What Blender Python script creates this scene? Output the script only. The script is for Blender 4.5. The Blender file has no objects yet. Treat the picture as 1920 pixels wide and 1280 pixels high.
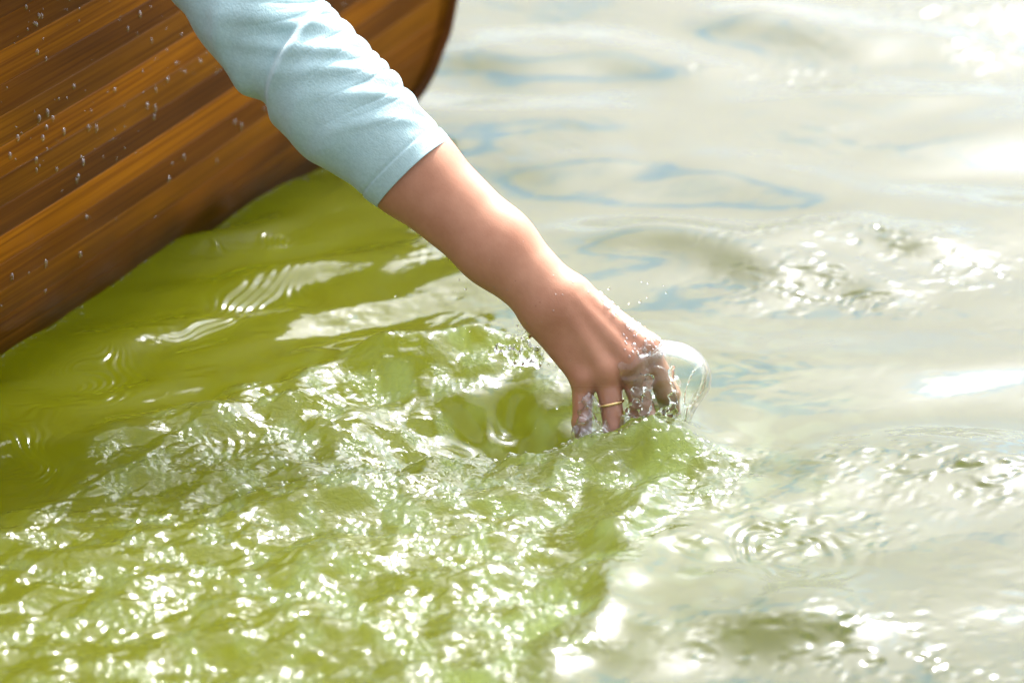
import bpy, bmesh, math, random
import numpy as np
from mathutils import Vector

# ------------------------------------------------------------------ scene, camera, light
sc = bpy.context.scene
COL = sc.collection
rad = math.radians

D, PITCH, LENS = 2.25, rad(25), 100.0
K = 36.0 / LENS
F = np.array([0, math.cos(PITCH), -math.sin(PITCH)])
U = np.array([0, math.sin(PITCH), math.cos(PITCH)])
R = np.array([1.0, 0, 0])
CAM = -D * F

cam_d = bpy.data.cameras.new('camera')
cam = bpy.data.objects.new('camera', cam_d)
COL.objects.link(cam)
cam.location = CAM
cam.rotation_euler = (rad(90) - PITCH, 0, 0)
cam_d.lens = LENS
cam_d.sensor_width = 36
cam_d.clip_start = 0.05
cam_d.clip_end = 5000
cam_d.dof.use_dof = True
cam_d.dof.focus_distance = 2.08
cam_d.dof.aperture_fstop = 4.2
sc.camera = cam

SUN_EL, SUN_AZ = rad(46), rad(27)          # azimuth measured from +Y towards +X
world = bpy.data.worlds.new('World')
sc.world = world
world.use_nodes = True
wn, wl = world.node_tree.nodes, world.node_tree.links
wn.clear()
w_out = wn.new('ShaderNodeOutputWorld')
w_bg = wn.new('ShaderNodeBackground')
w_bg.inputs['Strength'].default_value = 0.15
sky = wn.new('ShaderNodeTexSky')
sky.sky_type = 'NISHITA'
sky.sun_disc = False
sky.sun_elevation = SUN_EL
sky.sun_rotation = SUN_AZ
sky.air_density = 1.0
sky.dust_density = 0.3
sky.ozone_density = 2.0
# broken cloud: white sheets with blue gaps, the same all over the sky
tc = wn.new('ShaderNodeTexCoord')
sep = wn.new('ShaderNodeSeparateXYZ')
wl.new(tc.outputs['Generated'], sep.inputs[0])
zz = wn.new('ShaderNodeMath'); zz.operation = 'MAXIMUM'; zz.inputs[1].default_value = 0.0
wl.new(sep.outputs['Z'], zz.inputs[0])
za = wn.new('ShaderNodeMath'); za.operation = 'ADD'; za.inputs[1].default_value = 0.12
wl.new(zz.outputs[0], za.inputs[0])
dvx = wn.new('ShaderNodeMath'); dvx.operation = 'DIVIDE'
dvy = wn.new('ShaderNodeMath'); dvy.operation = 'DIVIDE'
wl.new(sep.outputs['X'], dvx.inputs[0]); wl.new(za.outputs[0], dvx.inputs[1])
wl.new(sep.outputs['Y'], dvy.inputs[0]); wl.new(za.outputs[0], dvy.inputs[1])
cmb = wn.new('ShaderNodeCombineXYZ')
wl.new(dvx.outputs[0], cmb.inputs[0]); wl.new(dvy.outputs[0], cmb.inputs[1])
cn = wn.new('ShaderNodeTexNoise')
cn.inputs['Scale'].default_value = 1.0
cn.inputs['Detail'].default_value = 6
cn.inputs['Roughness'].default_value = 0.52
cn.inputs['Distortion'].default_value = 0.3
cmap = wn.new('ShaderNodeMapping'); cmap.inputs['Scale'].default_value = (1.6, 4.2, 1.0)
wl.new(cmb.outputs[0], cmap.inputs['Vector']); wl.new(cmap.outputs[0], cn.inputs['Vector'])
cr = wn.new('ShaderNodeValToRGB')
cr.color_ramp.elements[0].position = 0.405
cr.color_ramp.elements[0].color = (0.0, 0.0, 0.0, 1)     # thin veil even in the gaps
cr.color_ramp.elements[1].position = 0.430
cr.color_ramp.elements[1].color = (1, 1, 1, 1)
wl.new(cn.outputs['Fac'], cr.inputs[0])
cmix = wn.new('ShaderNodeMix'); cmix.data_type = 'RGBA'
wl.new(cr.outputs[0], cmix.inputs['Factor'])
veil = wn.new('ShaderNodeMix'); veil.data_type = 'RGBA'; veil.blend_type = 'ADD'
veil.inputs['Factor'].default_value = 1.0
wl.new(sky.outputs[0], veil.inputs['A'])
wl.new(veil.outputs['Result'], cmix.inputs['A'])
# thin cloud scatters sunlight forward: brighter round the sun, falling off smoothly over the whole sky
sdir = Vector((math.sin(SUN_AZ) * math.cos(SUN_EL), math.cos(SUN_AZ) * math.cos(SUN_EL), math.sin(SUN_EL)))
def wmath(op, a, b):
    nd = wn.new('ShaderNodeMath'); nd.operation = op
    for k, v in enumerate((a, b)):
        if isinstance(v, (int, float)): nd.inputs[k].default_value = v
        else: wl.new(v, nd.inputs[k])
    return nd.outputs[0]
dot = wn.new('ShaderNodeVectorMath'); dot.operation = 'DOT_PRODUCT'
nrm = wn.new('ShaderNodeVectorMath'); nrm.operation = 'NORMALIZE'
wl.new(tc.outputs['Generated'], nrm.inputs[0]); wl.new(nrm.outputs[0], dot.inputs[0])
dot.inputs[1].default_value = sdir
G = 0.60
ph = wmath('POWER', wmath('SUBTRACT', 1 + G * G, wmath('MULTIPLY', dot.outputs['Value'], 2 * G)), -1.5)
G2 = 0.90                                    # narrow aureole of the sun behind thin cloud
ph2 = wmath('POWER', wmath('SUBTRACT', 1 + G2 * G2, wmath('MULTIPLY', dot.outputs['Value'], 2 * G2)), -1.5)
ph2 = wmath('MULTIPLY', ph2, 0.18)
lum = wmath('MULTIPLY_ADD', ph, 1.9)
lum = wmath('ADD', lum, ph2)
lum.node.inputs[0].links[0].from_node.inputs[2].default_value = 1.35
tint = wn.new('ShaderNodeVectorMath'); tint.operation = 'SCALE'
tint.inputs[0].default_value = (1.0, 0.97, 1.01)
wl.new(lum, tint.inputs['Scale'])
wl.new(tint.outputs[0], cmix.inputs['B'])
vt = wn.new('ShaderNodeVectorMath'); vt.operation = 'SCALE'
vt.inputs[0].default_value = (0.24, 0.47, 0.76)
wl.new(lum, vt.inputs['Scale'])
wl.new(vt.outputs[0], veil.inputs['B'])
wl.new(cmix.outputs['Result'], w_bg.inputs['Color'])
wl.new(w_bg.outputs[0], w_out.inputs[0])

sun_d = bpy.data.lights.new('sun', 'SUN')
sun_d.energy = 3.0
sun_d.angle = rad(0.53)
sun_d.color = (1.0, 0.95, 0.87)
sun = bpy.data.objects.new('sun', sun_d)
COL.objects.link(sun)
sun.rotation_euler = sdir.to_track_quat('Z', 'Y').to_euler()
sun.location = (2, 4, 6)

sc.view_settings.view_transform = 'Standard'
sc.view_settings.look = 'None'
sc.view_settings.gamma = 1
sc.view_settings.exposure = 1.38
sc.view_settings.use_curve_mapping = False
sc.render.engine = 'CYCLES'
sc.cycles.use_denoising = True
sc.cycles.max_bounces = 10
sc.cycles.transmission_bounces = 10
sc.cycles.transparent_max_bounces = 10
sc.cycles.sample_clamp_indirect = 8
sc.cycles.caustics_reflective = False
sc.cycles.caustics_refractive = True

# ------------------------------------------------------------------ measuring helpers
def ray(u, v):
    return F + R * (u - 960) / 1920 * K + U * (640 - v) / 1920 * K

def gnd(u, v, z=0.0):
    r = ray(u, v)
    return CAM + r * ((z - CAM[2]) / r[2])

HD = 2.10                                   # depth of the hand
MM = HD * K / 1920                          # metres per photo pixel at the hand

def hv(u, v, w=0.0):
    """A point near the arm: place in the photo (u, v) and w metres behind the hand's depth."""
    return CAM + ray(u, v) * (HD + w)

def tag(o, label=None, cat=None, group=None, kind=None):
    if label: o['label'] = label
    if cat: o['category'] = cat
    if group: o['group'] = group
    if kind: o['kind'] = kind
    return o

def link(name, me, mat=None, parent=None):
    o = bpy.data.objects.new(name, me)
    COL.objects.link(o)
    if mat is not None and not me.materials:
        me.materials.append(mat)
    o.parent = parent
    return o

def np_mesh(name, verts, quads, smooth=True, tris=None):
    verts = np.asarray(verts, dtype=np.float32)
    me = bpy.data.meshes.new(name)
    me.vertices.add(len(verts))
    me.vertices.foreach_set('co', verts.ravel())
    quads = np.asarray(quads, dtype=np.int32)
    k = quads.shape[1]
    me.loops.add(quads.size)
    me.loops.foreach_set('vertex_index', quads.ravel())
    me.polygons.add(len(quads))
    me.polygons.foreach_set('loop_start', np.arange(0, quads.size, k, dtype=np.int32))
    me.polygons.foreach_set('loop_total', np.full(len(quads), k, dtype=np.int32))
    me.polygons.foreach_set('use_smooth', np.full(len(quads), smooth, dtype=bool))
    me.update(calc_edges=True)
    me.validate()
    return me

def grid_quads(nu, nv, wrap=False):
    """quads of a grid whose vertex (i, j) has index i * nv + j; wrap closes j"""
    i = np.arange(nu - 1)[:, None]
    j = np.arange(nv if wrap else nv - 1)[None, :]
    j2 = (j + 1) % nv
    return np.stack(np.broadcast_arrays(i * nv + j, (i + 1) * nv + j, (i + 1) * nv + j2, i * nv + j2), -1).reshape(-1, 4)

def sstep(e0, e1, x):
    t = np.clip((x - e0) / (e1 - e0), 0, 1)
    return t * t * (3 - 2 * t)

# ------------------------------------------------------------------ materials
def new_mat(name):
    m = bpy.data.materials.new(name)
    m.use_nodes = True
    nt = m.node_tree
    return m, nt.nodes, nt.links, nt.nodes['Principled BSDF']

def mat_water():
    m, n, l, p = new_mat('green_lake_water')
    p.inputs['Base Color'].default_value = (0.074, 0.080, 0.0008, 1)
    p.inputs['Roughness'].default_value = 0.11
    p.inputs['IOR'].default_value = 1.333
    p.subsurface_method = 'BURLEY'
    p.inputs['Subsurface Weight'].default_value = 1.0
    p.inputs['Subsurface Radius'].default_value = (0.30, 0.30, 0.06)
    p.inputs['Subsurface Scale'].default_value = 1.0
    # air stirred in pales the green; its grey also paints in sky reflection
    at0 = n.new('ShaderNodeAttribute'); at0.attribute_name = 'aerated_sheen'
    mxc = n.new('ShaderNodeMix'); mxc.data_type = 'RGBA'
    at1 = n.new('ShaderNodeAttribute'); at1.attribute_name = 'strong_green'
    mxa = n.new('ShaderNodeMix'); mxa.data_type = 'RGBA'
    mxa.inputs['A'].default_value = (0.036, 0.041, 0.006, 1)  # duller green outside the mask, stronger yellow-green inside it
    mxa.inputs['B'].default_value = (0.061, 0.067, 0.0012, 1)
    l.new(at1.outputs['Fac'], mxa.inputs['Factor'])
    l.new(mxa.outputs['Result'], mxc.inputs['A'])
    mxc.inputs['B'].default_value = (0.076, 0.094, 0.034, 1)
    l.new(at0.outputs['Fac'], mxc.inputs['Factor'])
    l.new(mxc.outputs['Result'], p.inputs['Base Color'])
    # faint skin ripples
    geo = n.new('ShaderNodeNewGeometry')
    nz = n.new('ShaderNodeTexNoise')
    nz.inputs['Scale'].default_value = 90
    nz.inputs['Detail'].default_value = 2
    l.new(geo.outputs['Position'], nz.inputs['Vector'])
    b = n.new('ShaderNodeBump')
    b.inputs['Strength'].default_value = 0.25
    b.inputs['Distance'].default_value = 0.0004
    l.new(nz.outputs['Fac'], b.inputs['Height'])
    # fine chop where the hand has stirred the water
    at = n.new('ShaderNodeAttribute'); at.attribute_name = 'stirred'
    sm = n.new('ShaderNodeMapping'); sm.inputs['Scale'].default_value = (170, 260, 200)
    l.new(geo.outputs['Position'], sm.inputs['Vector'])
    n2 = n.new('ShaderNodeTexNoise'); n2.inputs['Scale'].default_value = 1.0; n2.inputs['Detail'].default_value = 2
    n2.inputs['Distortion'].default_value = 0.6
    l.new(sm.outputs[0], n2.inputs['Vector'])
    b2 = n.new('ShaderNodeBump'); b2.inputs['Distance'].default_value = 0.0030
    l.new(at.outputs['Fac'], b2.inputs['Strength'])
    l.new(n2.outputs['Fac'], b2.inputs['Height'])
    l.new(b.outputs[0], b2.inputs['Normal'])
    l.new(b2.outputs[0], p.inputs['Normal'])
    return m

def mat_clear_water():
    m, n, l, p = new_mat('clear_splash_water')
    p.inputs['Base Color'].default_value = (0.98, 1.0, 0.97, 1)
    p.inputs['Transmission Weight'].default_value = 1.0
    p.inputs['Roughness'].default_value = 0.06
    p.inputs['IOR'].default_value = 1.333
    return m

def mat_sheet(name, base, rough, power):
    # a thin sheet of water: what is behind shows straight through, the sky mirrors at the rim
    m, n, l, p = new_mat(name)
    n.remove(p)
    out = n['Material Output']
    lw = n.new('ShaderNodeLayerWeight')
    pw = n.new('ShaderNodeMath'); pw.operation = 'POWER'; pw.inputs[1].default_value = power
    l.new(lw.outputs['Facing'], pw.inputs[0])
    fr = n.new('ShaderNodeMath'); fr.operation = 'MULTIPLY_ADD'; fr.inputs[1].default_value = 0.85; fr.inputs[2].default_value = base
    l.new(pw.outputs[0], fr.inputs[0])
    tr = n.new('ShaderNodeBsdfTransparent'); tr.inputs['Color'].default_value = (0.975, 0.99, 0.97, 1)
    gl = n.new('ShaderNodeBsdfGlossy'); gl.inputs['Roughness'].default_value = rough
    geo = n.new('ShaderNodeNewGeometry')
    nz = n.new('ShaderNodeTexNoise'); nz.inputs['Scale'].default_value = 70; nz.inputs['Detail'].default_value = 2
    l.new(geo.outputs['Position'], nz.inputs['Vector'])
    b = n.new('ShaderNodeBump'); b.inputs['Strength'].default_value = 0.25; b.inputs['Distance'].default_value = 0.002
    l.new(nz.outputs['Fac'], b.inputs['Height'])
    l.new(b.outputs[0], gl.inputs['Normal']); l.new(b.outputs[0], lw.inputs['Normal'])
    mx = n.new('ShaderNodeMixShader')
    l.new(fr.outputs[0], mx.inputs[0]); l.new(tr.outputs[0], mx.inputs[1]); l.new(gl.outputs[0], mx.inputs[2])
    l.new(mx.outputs[0], out.inputs['Surface'])
    return m

def mat_wood(name, dark, light, streak):
    m, n, l, p = new_mat(name)
    uv = n.new('ShaderNodeUVMap')
    oi = n.new('ShaderNodeObjectInfo')
    add = n.new('ShaderNodeVectorMath'); add.operation = 'ADD'
    mul = n.new('ShaderNodeVectorMath'); mul.operation = 'SCALE'; mul.inputs['Scale'].default_value = 37.0
    cx = n.new('ShaderNodeCombineXYZ')
    l.new(oi.outputs['Random'], cx.inputs[0]); l.new(oi.outputs['Random'], cx.inputs[2])
    l.new(cx.outputs[0], mul.inputs[0])
    l.new(uv.outputs[0], add.inputs[0]); l.new(mul.outputs[0], add.inputs[1])
    mp = n.new('ShaderNodeMapping')
    mp.inputs['Scale'].default_value = (2.2, 130, 1)
    mp.inputs['Rotation'].default_value = (0, 0, rad(2.0))
    l.new(add.outputs[0], mp.inputs['Vector'])
    n1 = n.new('ShaderNodeTexNoise')
    n1.inputs['Scale'].default_value = 1.6; n1.inputs['Detail'].default_value = 7
    n1.inputs['Roughness'].default_value = 0.62; n1.inputs['Distortion'].default_value = 0.55
    l.new(mp.outputs[0], n1.inputs['Vector'])
    mp2 = n.new('ShaderNodeMapping')
    mp2.inputs['Scale'].default_value = (5, 300, 1)
    l.new(add.outputs[0], mp2.inputs['Vector'])
    n2 = n.new('ShaderNodeTexNoise')
    n2.inputs['Scale'].default_value = 1.5; n2.inputs['Detail'].default_value = 3
    l.new(mp2.outputs[0], n2.inputs['Vector'])
    ramp = n.new('ShaderNodeValToRGB')
    e = ramp.color_ramp.elements
    e[0].position = 0.30; e[0].color = (*dark, 1)
    e[1].position = 0.72; e[1].color = (*light, 1)
    l.new(n1.outputs['Fac'], ramp.inputs[0])
    mx = n.new('ShaderNodeMix'); mx.data_type = 'RGBA'; mx.blend_type = 'MULTIPLY'
    mx.inputs['Factor'].default_value = streak
    r2 = n.new('ShaderNodeValToRGB')
    r2.color_ramp.elements[0].position = 0.36; r2.color_ramp.elements[0].color = (0.55, 0.44, 0.34, 1)
    r2.color_ramp.elements[1].position = 0.56; r2.color_ramp.elements[1].color = (1, 1, 1, 1)
    l.new(n2.outputs['Fac'], r2.inputs[0])
    l.new(ramp.outputs[0], mx.inputs['A']); l.new(r2.outputs[0], mx.inputs['B'])
    # large patches of tone
    mp3 = n.new('ShaderNodeMapping'); mp3.inputs['Scale'].default_value = (5, 9, 1)
    l.new(add.outputs[0], mp3.inputs['Vector'])
    n3 = n.new('ShaderNodeTexNoise'); n3.inputs['Scale'].default_value = 1.0; n3.inputs['Detail'].default_value = 2
    l.new(mp3.outputs[0], n3.inputs['Vector'])
    r3 = n.new('ShaderNodeValToRGB')
    r3.color_ramp.elements[0].position = 0.3; r3.color_ramp.elements[0].color = (0.6, 0.56, 0.5, 1)
    r3.color_ramp.elements[1].position = 0.7; r3.color_ramp.elements[1].color = (1.1, 1.08, 1, 1)
    l.new(n3.outputs['Fac'], r3.inputs[0])
    mx2 = n.new('ShaderNodeMix'); mx2.data_type = 'RGBA'; mx2.blend_type = 'MULTIPLY'
    mx2.inputs['Factor'].default_value = 1.0
    l.new(mx.outputs['Result'], mx2.inputs['A']); l.new(r3.outputs[0], mx2.inputs['B'])
    # the wet, stained band just above the waterline
    gp = n.new('ShaderNodeNewGeometry')
    sz = n.new('ShaderNodeSeparateXYZ'); l.new(gp.outputs['Position'], sz.inputs[0])
    nw = n.new('ShaderNodeTexNoise'); nw.inputs['Scale'].default_value = 14; nw.inputs['Detail'].default_value = 4
    l.new(gp.outputs['Position'], nw.inputs['Vector'])
    ms = n.new('ShaderNodeMath'); ms.operation = 'MULTIPLY_ADD'; ms.inputs[1].default_value = -0.10; ms.inputs[2].default_value = 0.05
    l.new(nw.outputs['Fac'], ms.inputs[0])
    zs = n.new('ShaderNodeMath'); zs.operation = 'ADD'
    l.new(sz.outputs['Z'], zs.inputs[0]); l.new(ms.outputs[0], zs.inputs[1])
    wr_ = n.new('ShaderNodeMapRange'); wr_.inputs['From Min'].default_value = 0.004; wr_.inputs['From Max'].default_value = 0.055
    l.new(zs.outputs[0], wr_.inputs['Value'])
    mw = n.new('ShaderNodeMix'); mw.data_type = 'RGBA'; mw.blend_type = 'MULTIPLY'; mw.inputs['Factor'].default_value = 1.0
    wc = n.new('ShaderNodeMix'); wc.data_type = 'RGBA'
    wc.inputs['A'].default_value = (0.42, 0.50, 0.45, 1); wc.inputs['B'].default_value = (1, 1, 1, 1)
    l.new(wr_.outputs[0], wc.inputs['Factor'])
    l.new(mx2.outputs['Result'], mw.inputs['A']); l.new(wc.outputs['Result'], mw.inputs['B'])
    l.new(mw.outputs['Result'], p.inputs['Base Color'])
    p.inputs['Roughness'].default_value = 0.45
    p.inputs['Specular IOR Level'].default_value = 0.08
    p.inputs['Coat Weight'].default_value = 0.07
    p.inputs['Coat Roughness'].default_value = 0.07
    # thin varnish over slightly raised grain
    geo = n.new('ShaderNodeNewGeometry')
    nb = n.new('ShaderNodeTexNoise'); nb.inputs['Scale'].default_value = 45; nb.inputs['Detail'].default_value = 3
    l.new(geo.outputs['Position'], nb.inputs['Vector'])
    bb = n.new('ShaderNodeBump'); bb.inputs['Strength'].default_value = 0.2; bb.inputs['Distance'].default_value = 0.001
    l.new(nb.outputs['Fac'], bb.inputs['Height'])
    l.new(bb.outputs[0], p.inputs['Coat Normal'])
    b1 = n.new('ShaderNodeBump'); b1.inputs['Strength'].default_value = 0.2; b1.inputs['Distance'].default_value = 0.0006
    l.new(n2.outputs['Fac'], b1.inputs['Height'])
    l.new(b1.outputs[0], p.inputs['Normal'])
    return m

def mat_skin():
    m, n, l, p = new_mat('skin')
    geo = n.new('ShaderNodeNewGeometry')
    n1 = n.new('ShaderNodeTexNoise'); n1.inputs['Scale'].default_value = 26; n1.inputs['Detail'].default_value = 7; n1.inputs['Roughness'].default_value = 0.62
    l.new(geo.outputs['Position'], n1.inputs['Vector'])
    ramp = n.new('ShaderNodeValToRGB')
    e = ramp.color_ramp.elements
    e[0].position = 0.33; e[0].color = (0.385, 0.165, 0.090, 1)
    e[1].position = 0.7; e[1].color = (0.51, 0.250, 0.150, 1)
    l.new(n1.outputs['Fac'], ramp.inputs[0])
    # small dark freckles
    vo = n.new('ShaderNodeTexVoronoi'); vo.inputs['Scale'].default_value = 62
    l.new(geo.outputs['Position'], vo.inputs['Vector'])
    r2 = n.new('ShaderNodeValToRGB')
    r2.color_ramp.elements[0].position = 0.0; r2.color_ramp.elements[0].color = (0.62, 0.5, 0.45, 1)
    r2.color_ramp.elements[1].position = 0.055; r2.color_ramp.elements[1].color = (1, 1, 1, 1)
    l.new(vo.outputs['Distance'], r2.inputs[0])
    mx = n.new('ShaderNodeMix'); mx.data_type = 'RGBA'; mx.blend_type = 'MULTIPLY'; mx.inputs['Factor'].default_value = 0.8
    l.new(ramp.outputs[0], mx.inputs['A']); l.new(r2.outputs[0], mx.inputs['B'])
    l.new(mx.outputs['Result'], p.inputs['Base Color'])
    at = n.new('ShaderNodeAttribute'); at.attribute_name = 'wet'
    wr = n.new('ShaderNodeMapRange'); wr.inputs['To Min'].default_value = 0.5; wr.inputs['To Max'].default_value = 0.16
    l.new(at.outputs['Fac'], wr.inputs['Value']); l.new(wr.outputs[0], p.inputs['Roughness'])
    l.new(at.outputs['Fac'], p.inputs['Coat Weight'])
    p.inputs['Coat Roughness'].default_value = 0.04
    p.inputs['Coat IOR'].default_value = 1.33
    nw = n.new('ShaderNodeTexNoise'); nw.inputs['Scale'].default_value = 210; nw.inputs['Detail'].default_value = 3
    l.new(geo.outputs['Position'], nw.inputs['Vector'])
    bw = n.new('ShaderNodeBump'); bw.inputs['Strength'].default_value = 0.7; bw.inputs['Distance'].default_value = 0.0025
    l.new(nw.outputs['Fac'], bw.inputs['Height']); l.new(bw.outputs[0], p.inputs['Coat Normal'])
    p.inputs['Specular IOR Level'].default_value = 0.4
    p.inputs['Subsurface Weight'].default_value = 0.14
    p.inputs['Subsurface Radius'].default_value = (0.009, 0.0035, 0.002)
    p.inputs['Subsurface Scale'].default_value = 1.0
    n2 = n.new('ShaderNodeTexNoise'); n2.inputs['Scale'].default_value = 900; n2.inputs['Detail'].default_value = 3
    l.new(geo.outputs['Position'], n2.inputs['Vector'])
    n3 = n.new('ShaderNodeTexVoronoi'); n3.inputs['Scale'].default_value = 700
    l.new(geo.outputs['Position'], n3.inputs['Vector'])
    ad = n.new('ShaderNodeMath'); ad.operation = 'ADD'
    l.new(n2.outputs['Fac'], ad.inputs[0]); l.new(n3.outputs['Distance'], ad.inputs[1])
    b = n.new('ShaderNodeBump'); b.inputs['Strength'].default_value = 0.09; b.inputs['Distance'].default_value = 0.0005
    l.new(ad.outputs[0], b.inputs['Height'])
    l.new(b.outputs[0], p.inputs['Normal'])
    return m

def mat_cloth(name, c0, c1):
    m, n, l, p = new_mat(name)
    tcn = n.new('ShaderNodeUVMap')
    geo = n.new('ShaderNodeNewGeometry')
    n1 = n.new('ShaderNodeTexNoise'); n1.inputs['Scale'].default_value = 420; n1.inputs['Detail'].default_value = 4
    l.new(geo.outputs['Position'], n1.inputs['Vector'])
    n0 = n.new('ShaderNodeTexNoise'); n0.inputs['Scale'].default_value = 30; n0.inputs['Detail'].default_value = 3
    l.new(geo.outputs['Position'], n0.inputs['Vector'])
    mm = n.new('ShaderNodeMath'); mm.operation = 'MULTIPLY_ADD'; mm.inputs[1].default_value = 0.4
    l.new(n0.outputs['Fac'], mm.inputs[0])
    m5 = n.new('ShaderNodeMath'); m5.operation = 'MULTIPLY'; m5.inputs[1].default_value = 0.6
    l.new(n1.outputs['Fac'], m5.inputs[0]); l.new(m5.outputs[0], mm.inputs[2])
    ramp = n.new('ShaderNodeValToRGB')
    e = ramp.color_ramp.elements
    e[0].position = 0.35; e[0].color = (*c0, 1)
    e[1].position = 0.65; e[1].color = (*c1, 1)
    l.new(mm.outputs[0], ramp.inputs[0])
    l.new(ramp.outputs[0], p.inputs['Base Color'])
    p.inputs['Roughness'].default_value = 0.9
    p.inputs['Sheen Weight'].default_value = 0.25
    p.inputs['Sheen Roughness'].default_value = 0.5
    p.inputs['Specular IOR Level'].default_value = 0.15
    # knit rib: fine lines round the sleeve
    sx = n.new('ShaderNodeMapping'); sx.inputs['Scale'].default_value = (500, 850, 1)
    l.new(tcn.outputs[0], sx.inputs['Vector'])
    nn = n.new('ShaderNodeTexNoise'); nn.inputs['Scale'].default_value = 1.0; nn.inputs['Detail'].default_value = 2
    l.new(sx.outputs[0], nn.inputs['Vector'])
    b = n.new('ShaderNodeBump'); b.inputs['Strength'].default_value = 0.5; b.inputs['Distance'].default_value = 0.0007
    l.new(nn.outputs['Fac'], b.inputs['Height'])
    n4 = n.new('ShaderNodeTexNoise'); n4.inputs['Scale'].default_value = 60; n4.inputs['Detail'].default_value = 3
    l.new(geo.outputs['Position'], n4.inputs['Vector'])
    b2 = n.new('ShaderNodeBump'); b2.inputs['Strength'].default_value = 0.5; b2.inputs['Distance'].default_value = 0.002
    l.new(n4.outputs['Fac'], b2.inputs['Height'])
    l.new(b.outputs[0], b2.inputs['Normal'])
    l.new(b2.outputs[0], p.inputs['Normal'])
    return m

def mat_plain(name, col, rough=0.5, metal=0.0):
    m, n, l, p = new_mat(name)
    geo = n.new('ShaderNodeNewGeometry')
    n1 = n.new('ShaderNodeTexNoise'); n1.inputs['Scale'].default_value = 40
    l.new(geo.outputs['Position'], n1.inputs['Vector'])
    ramp = n.new('ShaderNodeValToRGB')
    ramp.color_ramp.elements[0].color = (*[c * 0.8 for c in col], 1)
    ramp.color_ramp.elements[1].color = (*[min(1, c * 1.15) for c in col], 1)
    l.new(n1.outputs['Fac'], ramp.inputs[0])
    l.new(ramp.outputs[0], p.inputs['Base Color'])
    p.inputs['Roughness'].default_value = rough
    p.inputs['Metallic'].default_value = metal
    return m

M_WATER = mat_water()
M_CLEAR = mat_clear_water()
M_SHEET = mat_sheet('thin_water_sheet', 0.022, 0.09, 2.7)
M_FILM = mat_sheet('water_film', 0.06, 0.18, 3.5)
M_BEAD = mat_sheet('water_bead', 0.14, 0.26, 2.0)
M_WOOD = [
    mat_wood('dark_walnut_strip', (0.105, 0.034, 0.003), (0.19, 0.066, 0.005), 0.5),
    mat_wood('brown_cedar_strip', (0.150, 0.049, 0.002), (0.26, 0.092, 0.004), 0.6),
    mat_wood('orange_cedar_strip', (0.24, 0.080, 0.002), (0.43, 0.158, 0.004), 0.7),
    mat_wood('honey_cedar_strip', (0.19, 0.068, 0.002), (0.34, 0.132, 0.005), 0.55),
]
M_SKIN = mat_skin()
M_CLOTH = mat_cloth('pale_aqua_jersey', (0.325, 0.470, 0.475), (0.405, 0.555, 0.560))
M_GOLD = mat_plain('gold', (0.85, 0.6, 0.28), 0.22, 1.0)
M_HAIR = mat_plain('brown_hair', (0.09, 0.045, 0.02), 0.5)
M_DENIM = mat_plain('blue_denim', (0.06, 0.09, 0.16), 0.85)

# ------------------------------------------------------------------ boat lines (shared by hull and water)
BA = rad(40)
S0 = gnd(708, 254)
DV = np.array([math.sin(BA), math.cos(BA), 0.0])      # towards the bow
NV = np.array([DV[1], -DV[0], 0.0])                   # to starboard
BOAT_LEN = 4.6
_sz = np.array([-0.14, -0.06, -0.02, 0.0, 0.012, 0.028, 0.045, 0.077, 0.106, 0.16, 0.25, 0.35, 0.5])
_ss = np.array([-0.34, -0.12, -0.035, 0.0, 0.030, 0.060, 0.077, 0.098, 0.107, 0.117, 0.117, 0.107, 0.095])

def stem_s(z):
    return np.interp(z, _sz, _ss)

def half_breadth(s, z):
    st = stem_s(z)
    t1 = np.maximum(st - s, 0)
    t2 = np.maximum(s + BOAT_LEN + (st - 0) * 1.0, 0)
    zb = np.clip(z, -0.125, 1)
    bmax = np.where(zb < 0, 0.40 * np.sqrt(np.clip(1 - (zb / -0.13) ** 2.6, 0.0, 1)), 0.40 + 0.11 * np.minimum(zb, 0.3) - 0.25 * np.maximum(zb - 0.2, 0) ** 2)
    L = 1.40
    return bmax * (1 - np.exp(-(t1 / L) ** 1.35)) * (1 - np.exp(-(t2 / L) ** 1.35))

def hull_pt(s, z, side=1, off=0.0):
    b = half_breadth(s, z) + off
    s = np.asarray(s, float)[..., None]
    b = np.asarray(b, float)[..., None]
    p = S0 + DV * s + NV * b * side
    p = np.broadcast_to(p, p.shape).copy()
    p[..., 2] = z
    return p

# ------------------------------------------------------------------ the water surface
HX, HY = gnd(1120, 815)[:2]                 # where the fingers enter the water
xs_c = np.arange(-0.70, 0.70, 0.0014)
ys_c = np.arange(-0.64, 1.12, 0.0020)
nx, ny = len(xs_c), len(ys_c)
dx, dy = xs_c[1] - xs_c[0], ys_c[1] - ys_c[0]
LX, LY = nx * dx, ny * dy
X, Y = np.meshgrid(xs_c, ys_c, indexing='ij')
kx = np.fft.fftfreq(nx, dx)[:, None] * 2 * np.pi
ky = np.fft.rfftfreq(ny, dy)[None, :] * 2 * np.pi
KK = np.sqrt(kx ** 2 + ky ** 2) + 1e-9
KX = np.broadcast_to(kx, KK.shape)
KY = np.broadcast_to(ky, KK.shape)

def spectral(seed, amp, slope_rms=None):
    """random periodic height field with the amplitude spectrum amp(k arrays); scaled to a given rms slope"""
    rng = np.random.default_rng(seed)
    h = np.fft.rfft2(rng.standard_normal((nx, ny))) * amp
    h[0, 0] = 0
    f = np.fft.irfft2(h, s=(nx, ny))
    if slope_rms:
        gx, gy = np.gradient(f, dx, dy)
        f *= slope_rms / math.sqrt((gx ** 2 + gy ** 2).mean())
    else:
        f /= f.std()
    return f

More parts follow.
